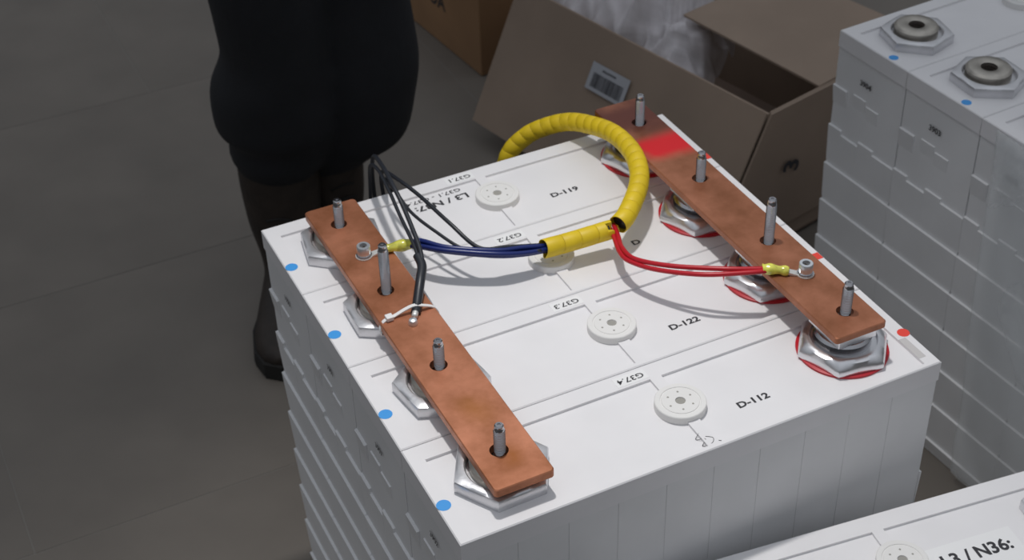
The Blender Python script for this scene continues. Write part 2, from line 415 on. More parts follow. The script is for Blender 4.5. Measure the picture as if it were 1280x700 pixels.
# ------------------------------------------------------------------ pack A: four joined cells
g_vent = 'G'
infoA = [  # front to back
    ('G37.4', 'D-112', (0.3340, 0.0445), 0.062, 0.085, 'front white battery cell of the busbar pack, marked D-112'),
    ('G37.3', 'D-122', (0.3375, 0.0420), 0.090, 0.104, 'second white battery cell from the front of the busbar pack, marked D-122'),
    ('G37.2', 'D', (0.3800, 0.0545), 0.090, 0.084, 'third white battery cell of the busbar pack, under the end of the yellow wrap'),
    ('G37.1', 'D-119', (0.3420, 0.0450), 0.062, 0.087, 'rearmost white battery cell of the busbar pack, marked D-119'),
]
heightsL = [0.061, 0.061, 0.090, 0.062]
protoA = make_cell(H - 0.001, 1)
rots = [0.02, 0.66, 0.49, 0.35]
rotsR = [0.87, 0.85, 0.90, 0.86]
for k, (gt, dt, dp, _, hr, lab) in enumerate(infoA):
    c = protoA if k == 0 else copy_tree_base if False else None
    if k == 0: c = protoA; base_children = list(protoA.children)
    else:
        c = protoA.copy(); COL.objects.link(c)
        for ch in base_children: copy_tree(ch, c)
    c.location = (0, k * W, H); c['label'] = lab; c['group'] = 'cells of the busbar pack'
    cells_extra = c
    nut_parts(c, 'left', TX, rots[k], heightsL[k])
    nut_parts(c, 'right', TX2 - 0.001, rotsR[k], hr)
    dot(c, 'blue_dot', M['blue'], 0.0078, 0.0545 + (0.002 * ((k * 7) % 3)), label='round blue sticker')
    quad(c, 'number_sticker', M['paper'], 0.238, W - 0.0205, 0.2755, W - 0.0055, 0.00005, label='small white sticker reading %s upside down' % gt)
    text_mesh('number_text', gt, 0.0104, M['ink'], c, (0.2722, W - 0.0130, 0.0004), (0, 0, PI), wide=1.22, bold=0.00015, label='black lettering ' + gt)
    text_mesh('serial_text', dt, 0.0118, M['ink'], c, (dp[0], dp[1], -RD + 0.0003), (0, 0, 0.0), wide=1.25, bold=0.00038, label='black lettering ' + dt)
    text_mesh('side_text', ['3902', '3907', '3901', '3905'][k], 0.010, M['ink'], c, (0.0006, W / 2 + 0.008, -0.058), (PI / 2, 0, -PI / 2), bold=0.0002)
    if k == 0:
        dot(c, 'red_dot', M['reddot'], L - 0.0062, 0.0575, 0.0068, label='round red sticker')
        quad(c, 'tape_smudge', M['tape'], L - 0.0185, 0.0150, L - 0.0095, 0.0500, 0.00004, label='greyish tape remnant beside the red dot')
        # small pen scribble by the vent
        bm = bmesh.new()
        pts = [(0.2755, 0.026), (0.270, 0.022), (0.2775, 0.016), (0.271, 0.011), (0.2800, 0.008), (0.2850, 0.014), (0.2790, 0.019), (0.288, 0.012), (0.292, 0.009)]
        tube(bm, [(x, y, -RD + 0.0004 if y > 0.0062 and not 0.2744 < x < 0.2878 else 0.0001) for x, y in pts], 0.0003, seg=5, n=6)
        link('pen_scribble', bm, M['ink'], c)
    if k == 1: quad(c, 'red_mark', M['reddot'], L - 0.012, 0.066, L - 0.002, 0.078, 0.00004, label='red mark on the rim')
    if k == 3:
        quad(c, 'red_mark', M['reddot'], L - 0.010, 0.020, L - 0.0012, 0.036, 0.00004, label='red mark on the rim')
        z = -RD + 0.0003
        text_mesh('row_text', 'L3 / N37:', 0.0150, M['ink'], c, (0.2540, 0.0975, z), (0, 0, PI + 0.02), wide=1.25, bold=0.0004, label='black lettering L3 / N37:')
        text_mesh('range_text', 'G37.1 - G37.4', 0.0098, M['ink'], c, (0.2500, 0.1125, z), (0, 0, PI + 0.02), wide=1.3, bold=0.0001, label='black lettering G37.1 - G37.4')

# ------------------------------------------------------------------ busbars
def busbar(name, xc, y0, y1, z0, th, wid, holes, m, label, taper=0.0):
    bm = bmesh.new()
    hw = wid / 2
    # outline with rounded corners, top & bottom faces bridged around holes
    cr_ = 0.0045; out = []
    for (cx, cy, a0) in ((xc + hw - cr_, y1 - cr_, 0), (xc - hw + cr_, y1 - cr_, 90), (xc - hw + cr_, y0 + cr_, 180), (xc + hw - cr_, y0 + cr_, 270)):
        for q in range(7): out.append((cx + cr_ * math.cos(math.radians(a0 + q * 15)), cy + cr_ * math.sin(math.radians(a0 + q * 15))))
    fc = (xc, (y0 + y1) / 2); rg = []
    for (ins_, z) in ((0.0010, z0), (0, z0 + 0.0010), (0, z0 + th - 0.0010), (0.0010, z0 + th)):
        rg.append([bm.verts.new((x - math.copysign(ins_, x - fc[0]), y - math.copysign(ins_, y - fc[1]), z)) for x, y in out])
    for A_, B_ in zip(rg, rg[1:]):
        for q in range(len(out)): bm.faces.new((A_[q], A_[(q + 1) % len(out)], B_[(q + 1) % len(out)], B_[q]))
    bm.faces.new(rg[0][::-1]); bm.faces.new(rg[-1])
    o = link(name, bm, m)
    cb = bmesh.new()
    for (hx, hy, r) in holes: lathe(cb, [(r, z0 - 0.01), (r, z0 + th + 0.01)], cx=hx, cy=hy, seg=28)
    bmesh.ops.recalc_face_normals(cb, faces=cb.faces)
    me = bpy.data.meshes.new('cut'); cb.to_mesh(me); cb.free(); co = bpy.data.objects.new('cut', me); COL.objects.link(co)
    md = o.modifiers.new('b', 'BOOLEAN'); md.object = co; md.operation = 'DIFFERENCE'; md.solver = 'EXACT'
    dg = bpy.context.evaluated_depsgraph_get(); nm = bpy.data.meshes.new_from_object(o.evaluated_get(dg))
    o.modifiers.clear(); o.data = nm; bpy.data.objects.remove(co); bpy.data.meshes.remove(me)
    tag(o, label, 'busbar'); return o
ZL = H + 0.0180; ZR = H + 0.0390
mL = copper('copper_left', patch=[(0.080, 0.008, 0.135, 0.014, 0.030, (0.40, 0.15, 0.03)), (0.085, 0.006, 0.062, 0.010, 0.020, (0.36, 0.12, 0.03))])
mR = copper('copper_right', patch=[(0.490, 0.040, 0.440, 0.024, 0.018, (0.62, 0.006, 0.012)), (0.475, 0.06, 0.520, 0.040, 0.04, (0.17, 0.06, 0.045))], dark=0.80)  # right bar darker overall, with a dark brown patch towards the rear end
hl = [(TX - 0.001, (k + 0.5) * W, 0.0095) for k in range(4)]; hr_ = [(TX2 - 0.002, (k + 0.5) * W, 0.0092) for k in range(4)]
busbar('busbar', 0.0800, 0.0225, 0.5440, ZL, 0.0098, 0.0640, hl, mL, 'long flat copper busbar on the blue-dot side, under the white cable tie')
busbar('busbar', 0.4780, 0.0370, 0.5560, ZR, 0.0085, 0.0640, hr_, mR, 'long flat copper busbar with a red painted patch, over red-ringed nuts')

# ------------------------------------------------------------------ screws holding the lugs
def cap_screw(loc, label, r=0.0078, h=0.0125):
    t = thing('cap_screw', label, 'screw', loc)
    bm = bmesh.new(); lathe(bm, [(r * 0.96, 0.0), (r, 0.0006), (r, h - 0.0008), (r * 0.92, h), (r * 0.56, h), (r * 0.52, h - 0.0045)], seg=32)
    link('screw_head', bm, M['zinc'], t, smooth=True)
    bm = bmesh.new(); lathe(bm, [(r * 0.52, h - 0.0044), (r * 0.52, h - 0.0041)], seg=6); link('hex_socket', bm, M['hole'], t)
    bm = bmesh.new(); lathe(bm, [(r * 1.15, -0.0012), (r * 1.15, 0.0)], seg=32); link('washer', bm, M['steel'], t, smooth=True)
    return t
zl = ZL + 0.0098; zr = ZR + 0.0085
cap_screw((0.0785, 0.4280, zl + 0.0030), 'small socket head screw on the left copper busbar near its rear end')
cap_screw((0.4815, 0.1440, zr + 0.0030), 'small socket head screw on the right copper busbar beside the red wires')
t = thing('cap_screw', 'tiny shiny screw fixing the black sleeved lead to the left busbar below the cable tie', 'screw', (0.0795, 0.2895, zl))
bm = bmesh.new(); lathe(bm, [(0.0050, 0), (0.0052, 0.001), (0.0052, 0.003), (0.0042, 0.0058), (0.0020, 0.0070)], seg=24); link('screw_head', bm, M['zinc'], t, smooth=True)

# ------------------------------------------------------------------ leads
def w(p): return (p[0], p[1], p[2] + H)
def wire(parent, pts, r, m, name='wire', seg=10, n=12):
    bm = bmesh.new(); tube(bm, [w(p) for p in pts], r, seg=seg, n=n); return link(name, bm, m, parent, smooth='all')
def lug(parent, screw, toward, z, barrel_len=0.016):
    """ring terminal: flat ring round the screw, neck and crimp barrel"""
    s = Vector((screw[0], screw[1], z)); d = (Vector((toward[0], toward[1], z)) - s).normalized(); n_ = Vector((-d.y, d.x, 0))
    bm = bmesh.new(); seg = 28; ro, ri, th = 0.0098, 0.0050, 0.0014
    rings = []
    for (r, zz) in ((ri, 0), (ro, 0), (ro, th), (ri, th)):
        rings.append([bm.verts.new(s + Vector((r * math.cos(2 * PI * i / seg), r * math.sin(2 * PI * i / seg), zz))) for i in range(seg)])
    for a in range(4):
        A, B = rings[a], rings[(a + 1) % 4]
        for i in range(seg): bm.faces.new((A[i], A[(i + 1) % seg], B[(i + 1) % seg], B[i]))
    a0 = s + d * 0.0085; a1 = s + d * 0.019
    vs = []
    for (c, hw, z0, z1) in ((a0, 0.0045, 0, th), (a1, 0.0035, 0.001, 0.0045)):
        vs += [bm.verts.new(c + n_ * hw * sg + Vector((0, 0, zz))) for sg, zz in ((-1, z0), (1, z0), (1, z1), (-1, z1))]
    for f in ((3, 2, 1, 0), (4, 5, 6, 7), (0, 1, 5, 4), (1, 2, 6, 5), (2, 3, 7, 6), (3, 0, 4, 7)): bm.faces.new([vs[i] for i in f])
    bmesh.ops.recalc_face_normals(bm, faces=bm.faces)
    return link('ring_lug', bm, M['tin'], parent)

lead = thing('battery_lead', 'bundle of dark blue wires from the left busbar screw into the yellow wrap', 'cable', (0.135, 0.409, H))
lead.location = (0, 0, 0)
lug(lead, (0.0785, 0.4280), (0.13, 0.418), zl + 0.0002)
bm = bmesh.new(); tube(bm, [(0.0965, 0.4250, zl + 0.0035), (0.105, 0.4230, zl + 0.0050), (0.119, 0.4190, zl + 0.0065), (0.133, 0.4140, zl + 0.0080)], 0.0048, seg=14, n=8,
                       rf=lambda u: 0.0052 + 0.0010 * math.sin(u * 11) + 0.0016 * u)
h = link('heat_shrink', bm, M['shrink'], lead, smooth='all'); h['label'] = 'glossy yellow-green heat shrink'
bun = [(0.1290, 0.4150, 0.0335), (0.138, 0.405, 0.037), (0.161, 0.378, 0.040), (0.208, 0.352, 0.036), (0.240, 0.3455, 0.030), (0.270, 0.344, 0.026), (0.30, 0.3435, 0.026)]
for i, (dx, dz, m) in enumerate(((0.003, 0.0028, 'bluewire'), (-0.003, 0.0020, 'bluewire'), (0.0002, -0.0026, 'bluewire'), (0.0045, -0.0020, 'bluewire'))):
    pts = []
    for q, p in enumerate(bun):
        f = 0.35 if q == 0 else 1.0 + 0.4 * math.sin(q * 1.9 + i)
        pts.append((p[0] + dx * f * 0.5, p[1] + dx * f, p[2] + dz * f))
    wire(lead, pts, 0.0029, M[m])

# black wires rising over the rear edge and dropping behind the pack
B = 'black sense wires over the rear edge'
def lone(name, pts, r, m, label, cat, group=None):
    bm = bmesh.new(); tube(bm, [w(p) for p in pts], r, seg=10, n=12); o = link(name, bm, m, None, smooth='all'); return tag(o, label, cat, group)
lone('black_wire', [(0.118, 0.358, 0.045), (0.124, 0.382, 0.052), (0.130, 0.439, 0.060), (0.135, 0.484, 0.068), (0.141, 0.530, 0.066), (0.147, 0.575, 0.045), (0.152, 0.598, 0.0), (0.152, 0.603, -0.05), (0.152, 0.605, -0.14)], 0.0022, M['blackwire'],
     'leftmost thin black wire rising straight over the rear edge of the pack', 'cable', B)
lone('black_wire', [(0.120, 0.352, 0.048), (0.128, 0.382, 0.056), (0.135, 0.438, 0.070), (0.137, 0.472, 0.079), (0.143, 0.518, 0.077), (0.151, 0.570, 0.060), (0.158, 0.602, 0.015), (0.160, 0.608, -0.04), (0.160, 0.610, -0.14)], 0.0027, M['blackwire'],
     'second black wire from the left, rising steeply over the rear edge', 'cable', B)
lone('black_wire', [(0.262, 0.350, 0.030), (0.225, 0.357, 0.036), (0.194, 0.366, 0.040), (0.176, 0.405, 0.056), (0.166, 0.465, 0.060), (0.158, 0.505, 0.060), (0.158, 0.560, 0.042), (0.166, 0.594, 0.005), (0.170, 0.600, -0.04), (0.170, 0.602, -0.14)], 0.0025, M['blackwire'],
     'black wire curving from the blue bundle over the rear edge, the outer of two', 'cable', B)
lone('black_wire', [(0.260, 0.340, 0.030), (0.215, 0.350, 0.032), (0.180, 0.372, 0.038), (0.161, 0.415, 0.044), (0.150, 0.457, 0.048), (0.150, 0.501, 0.050), (0.160, 0.560, 0.030), (0.176, 0.590, 0.002), (0.181, 0.597, -0.04), (0.181, 0.600, -0.14)], 0.0020, M['blackwire'],
     'thin black wire looping from the blue bundle over the rear edge, the inner of two', 'cable', B)
sl = thing('sleeved_lead', 'thick black sleeved lead running down the left busbar to the cable tie', 'cable', (0, 0, 0))
wire(sl, [(0.122, 0.372, 0.050), (0.120, 0.356, 0.047), (0.111, 0.340, 0.043), (0.103, 0.327, 0.0375), (0.094, 0.312, 0.0325), (0.088, 0.302, 0.0305)], 0.0054, M['blackwire'], 'sleeve')
bm = bmesh.new(); tube(bm, [(0.0885, 0.3030, zl + 0.0042), (0.0840, 0.2960, zl + 0.0030)], 0.0036, seg=12, n=3); link('ring_lug', bm, M['tin'], sl, smooth='all')

# red lead
rl = thing('battery_lead', 'pair of red wires from the yellow wrap to the right busbar screw', 'cable', (0, 0, 0))
lug(rl, (0.4815, 0.1440), (0.446, 0.164), zr + 0.0002)
bm = bmesh.new(); tube(bm, [(0.4655, 0.1530, zr + 0.0038), (0.458, 0.1575, zr + 0.0050), (0.448, 0.1630, zr + 0.0062), (0.4405, 0.1665, zr + 0.0070)], 0.0046, seg=14, n=8, rf=lambda u: 0.0050 + 0.0014 * u + 0.0008 * math.sin(u * 12))
h = link('heat_shrink', bm, M['shrink'], rl, smooth='all'); h['label'] = 'glossy yellow-green heat shrink'
wire(rl, [(0.357, 0.345, 0.030), (0.350, 0.322, 0.030), (0.341, 0.297, 0.033), (0.340, 0.266, 0.038), (0.362, 0.226, 0.047), (0.402, 0.188, 0.054), (0.432, 0.170, 0.0550), (0.448, 0.1628, 0.0548)], 0.0028, M['redwire'])
wire(rl, [(0.351, 0.345, 0.029), (0.345, 0.322, 0.029), (0.336, 0.294, 0.031), (0.335, 0.270, 0.034), (0.350, 0.235, 0.040), (0.382, 0.193, 0.050), (0.425, 0.168, 0.0540), (0.447, 0.1612, 0.0535)], 0.0028, M['redwire'])

# yellow spiral wrap in two lengths, made of overlapping turns
def spiral(parent, pts, r, pitch, name='spiral_turn'):
    C = catmull([w(p) for p in pts], 30)
    # arc lengths
    S = [0.0]
    for a, b in zip(C, C[1:]): S.append(S[-1] + (b - a).length)
    tot = S[-1]; n = int(tot / pitch)
    def at(s):
        s = max(0, min(tot, s))
        lo = 0
        while lo < len(S) - 2 and S[lo + 1] < s: lo += 1
        f = (s - S[lo]) / max(1e-9, S[lo + 1] - S[lo]); return C[lo].lerp(C[lo + 1], f)
    up = Vector((0, 0, 1))
    for k in range(n):
        bm = bmesh.new(); seg = 26; rings = []
        s0 = k * tot / n; s1 = (k + 1) * tot / n
        for (f, rr) in ((0.0, 0.90), (0.0, 0.965), (0.03, 0.985), (0.5, 0.998), (0.96, 0.990), (0.985, 0.965), (0.99, 0.90)):
            ring = []
            for q in range(seg):
                a = 2 * PI * q / seg
                sh = 0.10 * pitch * math.sin(a + 0.6)           # slanted joints
                s = s0 + (s1 - s0) * f + sh * 1.6
                c = at(s); t = (at(s + 0.002) - at(s - 0.002)).normalized()
                u = t.cross(up).normalized(); v = u.cross(t)
                ring.append(bm.verts.new(c + (u * math.cos(a) + v * math.sin(a)) * r * rr))
            rings.append(ring)
        for A, Bq in zip(rings, rings[1:]):
            for q in range(seg): bm.faces.new((A[q], A[(q + 1) % seg], Bq[(q + 1) % seg], Bq[q]))
        bmesh.ops.recalc_face_normals(bm, faces=bm.faces)
        link(name, bm, M['yellow'], parent, smooth=True)
sw = thing('spiral_wrap', 'yellow spiral cable wrap looping off the rear edge of the pack', 'cable wrap', (0, 0, 0))
spiral(sw, [(0.358, 0.337, 0.034), (0.374, 0.345, 0.038), (0.408, 0.378, 0.045), (0.428, 0.411, 0.048), (0.439, 0.450, 0.049), (0.442, 0.497, 0.045), (0.437, 0.540, 0.035), (0.426, 0.579, 0.023), (0.407, 0.606, 0.008), (0.383, 0.626, -0.012), (0.360, 0.636, -0.045), (0.350, 0.638, -0.12), (0.348, 0.636, -0.2)], 0.0120, 0.0150)
bm = bmesh.new(); tube(bm, [w(p) for p in [(0.362, 0.339, 0.035), (0.374, 0.345, 0.038), (0.408, 0.378, 0.045), (0.428, 0.411, 0.048), (0.439, 0.450, 0.049), (0.442, 0.497, 0.045), (0.437, 0.540, 0.035), (0.426, 0.579, 0.023), (0.407, 0.606, 0.008), (0.383, 0.626, -0.012), (0.360, 0.636, -0.045), (0.350, 0.638, -0.12), (0.348, 0.636, -0.2)]], 0.0092, seg=14, n=10)
o = link('wire_core', bm, M['blackwire'], sw, smooth='all'); o['label'] = 'dark wires inside the wrap'
sw2 = thing('spiral_wrap', 'short straight yellow cable wrap between the blue wires and the red wires', 'cable wrap', (0, 0, 0))
spiral(sw2, [(0.264, 0.345, 0.027), (0.292, 0.343, 0.027), (0.320, 0.341, 0.028), (0.342, 0.339, 0.0295), (0.350, 0.338, 0.0300)], 0.0115, 0.0200)
bm = bmesh.new(); tube(bm, [w(p) for p in [(0.272, 0.3445, 0.027), (0.292, 0.343, 0.027), (0.320, 0.341, 0.028), (0.346, 0.3385, 0.0300)]], 0.0090, seg=14, n=8)
o = link('wire_core', bm, M['blackwire'], sw2, smooth='all'); o['label'] = 'dark wires inside the wrap'

# cable tie across the left busbar
tie = thing('cable_tie', 'white translucent nylon cable tie looped across the left busbar', 'cable tie', (0, 0, 0))
bm = bmesh.new(); C = catmull([w(p) for p in [(0.0475, 0.304, 0.014), (0.0475, 0.306, 0.022), (0.053, 0.3075, 0.0285), (0.066, 0.309, 0.0300), (0.080, 0.309, 0.0345), (0.089, 0.308, 0.0365), (0.098, 0.307, 0.0340), (0.110, 0.306, 0.0285), (0.1145, 0.305, 0.022), (0.1148, 0.304, 0.014), (0.110, 0.303, 0.0145), (0.080, 0.303, 0.0145), (0.0475, 0.304, 0.014)]], 8)
rr = []
for i, c in enumerate(C):
    t_ = (C[min(i + 1, len(C) - 1)] - C[max(i - 1, 0)]).normalized(); y = Vector((0, 1, 0)); nrm = t_.cross(y).normalized()
    rr.append([bm.verts.new(c + y * a * 0.0022 + nrm * b * 0.0006) for a, b in ((-1, -1), (1, -1), (1, 1), (-1, 1))])
for a, b in zip(rr, rr[1:]):
    for k in range(4): bm.faces.new((a[k], a[(k + 1) % 4], b[(k + 1) % 4], b[k]))
bmesh.ops.recalc_face_normals(bm, faces=bm.faces)
link('strap', bm, M['tie'], tie)
bm = bmesh.new(); add_box(bm, 0.0555, 0.3035, H + 0.0285, 0.0635, 0.3120, H + 0.0335, bevel=0.001); link('tie_head', bm, M['tie'], tie)

# ------------------------------------------------------------------ stack C (right, behind) and pack B (right, front)
def pack(origin, rz, ztop, n, styles, info, group, texts, seed, hh, skip_first=None):
    proto = make_cell(hh, seed); bc = list(proto.children)
    ox, oy = origin; out = []
    for k in range(n):                           # k = 0 is the rear cell
        if k == 0: c = proto
        else:
            c = proto.copy(); COL.objects.link(c)
            for ch in bc: copy_tree(ch, c)
        d = (k + 1) * W
        c.location = (ox + d * math.sin(rz), oy - d * math.cos(rz), ztop); c.rotation_euler = (0, 0, rz)
        c['label'] = info[k]; c['group'] = group
        r = [0.25, 0.42, 0.1, 0.33][k % 4]
        nut_parts(c, 'bare', TX, r); nut_parts(c, 'bare', TX2, r + 0.2)
        dot(c, 'blue_dot', M['blue'], 0.0100, 0.0400, 0.0068, label='round blue sticker')
        if texts: text_mesh('side_text', texts[k], 0.012, M['ink'], c, (-0.0004, W * 0.62, -0.060), (PI / 2, 0, -PI / 2), bold=0.0003, label='small black number')
        out.append(c)
    return out
cc = pack((0.9010, 0.6490), 0.0625, H + 0.0, 4, None,
     ['rearmost white battery cell of the right stack, side number 3904', 'second white battery cell from the rear of the right stack, side number 3903',
      'third white battery cell from the rear of the right stack, partly under film', 'front white battery cell of the right stack, behind clear film'],
     'cells of the right stack', ['3904', '3903', '3902', '3901'], 3, H - 0.001)
ZB = H - 0.140
bb = pack((0.172, -0.006), -0.1270, ZB, 2, None,
     ['white battery cell in the bottom right corner with a white sticker', 'white battery cell in front of the stickered cell, at the lower right edge'],
     'cells of the lower right pack', None, 5, ZB - 0.001)
b0 = bb[0]
quad(b0, 'row_sticker', M['paper'], 0.300, 0.0330, 0.414, 0.0800, -RD + 0.0003, label='white sticker lettered L3 / N36:')
text_mesh('row_text', 'L3 / N36:', 0.0215, M['ink'], b0, (0.4040, 0.0585, -RD + 0.0008), (0, 0, 0), bold=0.0006, label='black lettering L3 / N36:', align='RIGHT')

# stretch film round the front half of stack C
bm = bmesh.new()
def cs(x, y, z):                                 # local of stack C (y measured forward from the rear face)
    s, c_ = math.sin(0.0625), math.cos(0.0625)
    return Vector((0.9010 + x * c_ + y * s, 0.6490 + x * s - y * c_, z))
NU, NV = 60, 40; grid = []
path = [(0.30, 2.35 * W), (-0.0095, 2.22 * W), (-0.0110, 2.6 * W), (-0.0110, 3.3 * W), (-0.0095, 4 * W + 0.008), (0.25, 4 * W + 0.011), (L + 0.010, 4 * W + 0.010)]
for i in range(NU + 1):
    row = []
    for j in range(NV + 1):
        f = i / NU; z = 0.02 + (H - 0.012) * j / NV
        lean = 0.10 * (j / NV - 0.5)
        y = (2.28 + 0.28 * (1 - j / NV)) * W + f * ((4 * W + 0.010) - (2.28 + 0.28 * (1 - j / NV)) * W)
        nz = noise.noise(Vector((y * 14, z * 9 + y * 8, 1.3)))
        x = -0.0125 - 0.006 * max(0, nz) - 0.005 * abs(math.sin((y * 14 + z * 9)))
        row.append(bm.verts.new(cs(x, y, z)))
    grid.append(row)
for i in range(NU):
    for j in range(NV): bm.faces.new((grid[i][j], grid[i + 1][j], grid[i + 1][j + 1], grid[i][j + 1]))
fo = link('stretch_film', bm, M['film'], None, smooth='all')
md = fo.modifiers.new('s', 'SOLIDIFY'); md.thickness = 0.0002
tag(fo, 'clear creased stretch film over the side of the right stack', 'plastic film')

# ------------------------------------------------------------------ cardboard boxes
def panel(name, parent, m, a, b, c, d, th=0.004, label=None):
    """flat board through four corners, given thickness along its normal"""
    P = [Vector(p) for p in (a, b, c, d)]; n_ = (P[1] - P[0]).cross(P[3] - P[0]).normalized() * th
    bm = bmesh.new(); v = [bm.verts.new(p) for p in P] + [bm.verts.new(p - n_) for p in P]
    for f in ((0, 1, 2, 3), (7, 6, 5, 4), (0, 4, 5, 1), (1, 5, 6, 2), (2, 6, 7, 3), (3, 7, 4, 0)): bm.faces.new([v[i] for i in f])
    bmesh.ops.recalc_face_normals(bm, faces=bm.faces)
    o = link(name, bm, m, parent)
    if label: o['label'] = label
    return o
bx = thing('cardboard_box', 'open brown cardboard box with a barcode label on its hanging flap', 'box', (0, 0, 0))
hb = 0.30
F = Vector((0.970, 0.890, 0)); ea = Vector((-0.228, 0.9737, 0)); eo = Vector((0.9737, 0.228, 0))   # along / depth
def bp(a, o, z): return F + ea * a + eo * o + Vector((0, 0, z))
LB, WB = 0.655, 0.40
panel('side_panel', bx, M['card'], bp(0, 0, 0.006), bp(LB, 0, 0.006), bp(LB, 0, hb), bp(0, 0, hb))
panel('side_panel', bx, M['card'], bp(0, WB, 0.006), bp(LB, WB, 0.006), bp(LB, WB, hb), bp(0, WB, hb))
panel('end_panel', bx, M['card'], bp(0, 0.004, 0.006), bp(0, WB, 0.006), bp(0, WB, hb), bp(0, 0.004, hb))
panel('end_panel', bx, M['card'], bp(LB, 0.004, 0.006), bp(LB, WB, 0.006), bp(LB, WB, hb), bp(LB, 0.004, hb))
panel('bottom_panel', bx, M['cardin'], bp(0, 0, 0.006), bp(LB, 0, 0.006), bp(LB, WB, 0.006), bp(0, WB, 0.006))
panel('flap', bx, M['card'], bp(0.002, -0.006, hb), bp(LB, -0.006, hb), bp(LB, -0.135, 0.045), bp(0.002, -0.135, 0.045), 0.004)
panel('flap', bx, M['card'], bp(0.34, 0.132, hb + 0.008), bp(0.004, 0.128, hb + 0.002), bp(0.004, WB, hb + 0.010), bp(0.34, WB, hb + 0.010), 0.004)
panel('flap', bx, M['card'], bp(-0.005, WB, hb), bp(-0.005, 0.000, hb), bp(-0.005, -0.133, 0.045), bp(-0.005, WB - 0.01, 0.045), 0.004)
# barcode label on the front flap: flap frame
fa = bp(0, -0.006, hb); fd = (bp(0, -0.135, 0.045) - fa); fdn = fd.normalized(); fn = ea.cross(fdn).normalized()
if fn.dot(-eo) < 0: fn = -fn
def fp(a, d, off): return fa + ea * a + fdn * d + fn * off
def flat(name, m, a0, a1, d0, d1, off, parent, label=None):
    bm = bmesh.new(); v = [bm.verts.new(fp(*q, off)) for q in ((a0, d0), (a1, d0), (a1, d1), (a0, d1))]; bm.faces.new(v)
    bmesh.ops.recalc_face_normals(bm, faces=bm.faces); o = link(name, bm, m, parent)
    if label: o['label'] = label
    return o
LA0, LA1, LD0, LD1 = 0.300, 0.400, 0.060, 0.112
lb = flat('barcode_label', mat('label_paper', (0.42, 0.43, 0.46), 0.6), LA0, LA1, LD0, LD1, 0.0052, bx, 'white label with a barcode')
bm = bmesh.new(); a = LA0 + 0.010; rb = random.Random(4)
while a < LA1 - 0.009:
    wd_ = rb.choice((0.0012, 0.0018, 0.0028)); v = [bm.verts.new(fp(*q, 0.0056)) for q in ((a, LD0 + 0.018), (a + wd_, LD0 + 0.018), (a + wd_, LD1 - 0.007), (a, LD1 - 0.007))]; bm.faces.new(v)
    a += wd_ + rb.choice((0.0008, 0.0012, 0.0018))
link('barcode', bm, M['ink'], lb)
bm = bmesh.new(); a = LA0 + 0.035
while a < LA1 - 0.030:
    v = [bm.verts.new(fp(*q, 0.0056)) for q in ((a, LD0 + 0.007), (a + 0.002, LD0 + 0.007), (a + 0.002, LD0 + 0.011), (a, LD0 + 0.011))]; bm.faces.new(v); a += 0.0034
link('label_print', bm, M['ink'], lb)
# figure 3 on the right hanging flap
tm = text_mesh('box_number', '3', 0.055, M['ink'], bx, (0, 0, 0), bold=0.0015, label='black figure 3 printed sideways', align='CENTER')
X_ = (Vector((0, 0, 1)) + eo * 0.25).normalized(); N_ = -ea; Y_ = N_.cross(X_).normalized()
tm.matrix_world = Matrix.Translation(bp(-0.0102, 0.060, 0.175)) @ Matrix((X_, Y_, N_)).transposed().to_4x4()

b2 = thing('cardboard_box', 'orange-brown closed cardboard box standing behind the open box', 'box', (0.812, 1.715, 0), 0.087)
bm = bmesh.new(); add_box(bm, 0, 0, 0.001, 0.42, 0.55, 0.34, bevel=0.003); link('box_body', bm, M['card2'], b2)
bm = bmesh.new(); add_box(bm, 0.0, 0.001, 0.3402, 0.2095, 0.549, 0.344); add_box(bm, 0.2105, 0.001, 0.3402, 0.42, 0.549, 0.344); link('flap', bm, M['card2'], b2)
bm = bmesh.new(); add_box(bm, 0.18, -0.001, 0.3442, 0.24, 0.551, 0.3446); link('packing_tape', bm, mat('packing_tape', (0.3, 0.2, 0.1), 0.3), b2)
text_mesh('box_print', 'ENOA', 0.05, M['ink'], b2, (-0.0006, 0.29, 0.105), (PI / 2, 0, -PI / 2), bold=0.001)

# clear plastic bag bulging from the open box
bm = bmesh.new(); NA, NO = 70, 46; G_ = []
for i in range(NA + 1):
    row = []
    for j in range(NO + 1):
        u = i / NA; v = j / NO
        o_ = 0.012 + v * 0.26; a0_ = 0.200 + 0.45 * o_; a_ = a0_ + u * (0.635 - a0_)
        q = Vector((a_ * 9 + 1.5, o_ * 4, 0.3)); k1 = noise.noise(q + Vector((noise.noise(q * 1.7), 0, 0)) * 1.2)
        ridge = (1 - abs(noise.noise(Vector((a_ * 15 + o_ * 4, o_ * 4, 4.1))))) ** 4 * 1.6
        r2 = (1 - abs(noise.noise(Vector((a_ * 22 - o_ * 16, o_ * 9 + a_ * 8, 9.1))))) ** 5 * 1.6
        dome = math.sin(PI * min(1, max(0, v * 0.9 + 0.08))) ** 0.6 * min(1, u * 5 + 0.15)
        z_ = 0.175 + 0.130 * dome + 0.035 * k1 + 0.020 * ridge + 0.014 * r2
        if a_ < 0.36 and o_ > 0.105: z_ = min(z_, 0.285)
        row.append(bm.verts.new(bp(a_ + 0.012 * k1, o_ + 0.012 * noise.noise(Vector((a_ * 12, 3, o_ * 10))) * (1 if 0 < j < NO else 0), z_)))
    G_.append(row)
for i in range(NA):
    for j in range(NO): bm.faces.new((G_[i][j], G_[i + 1][j], G_[i + 1][j + 1], G_[i][j + 1]))
bag = link('plastic_bag', bm, M['bag'], None, smooth='all'); tag(bag, 'crumpled clear plastic bag sticking out of the open cardboard box', 'plastic bag')

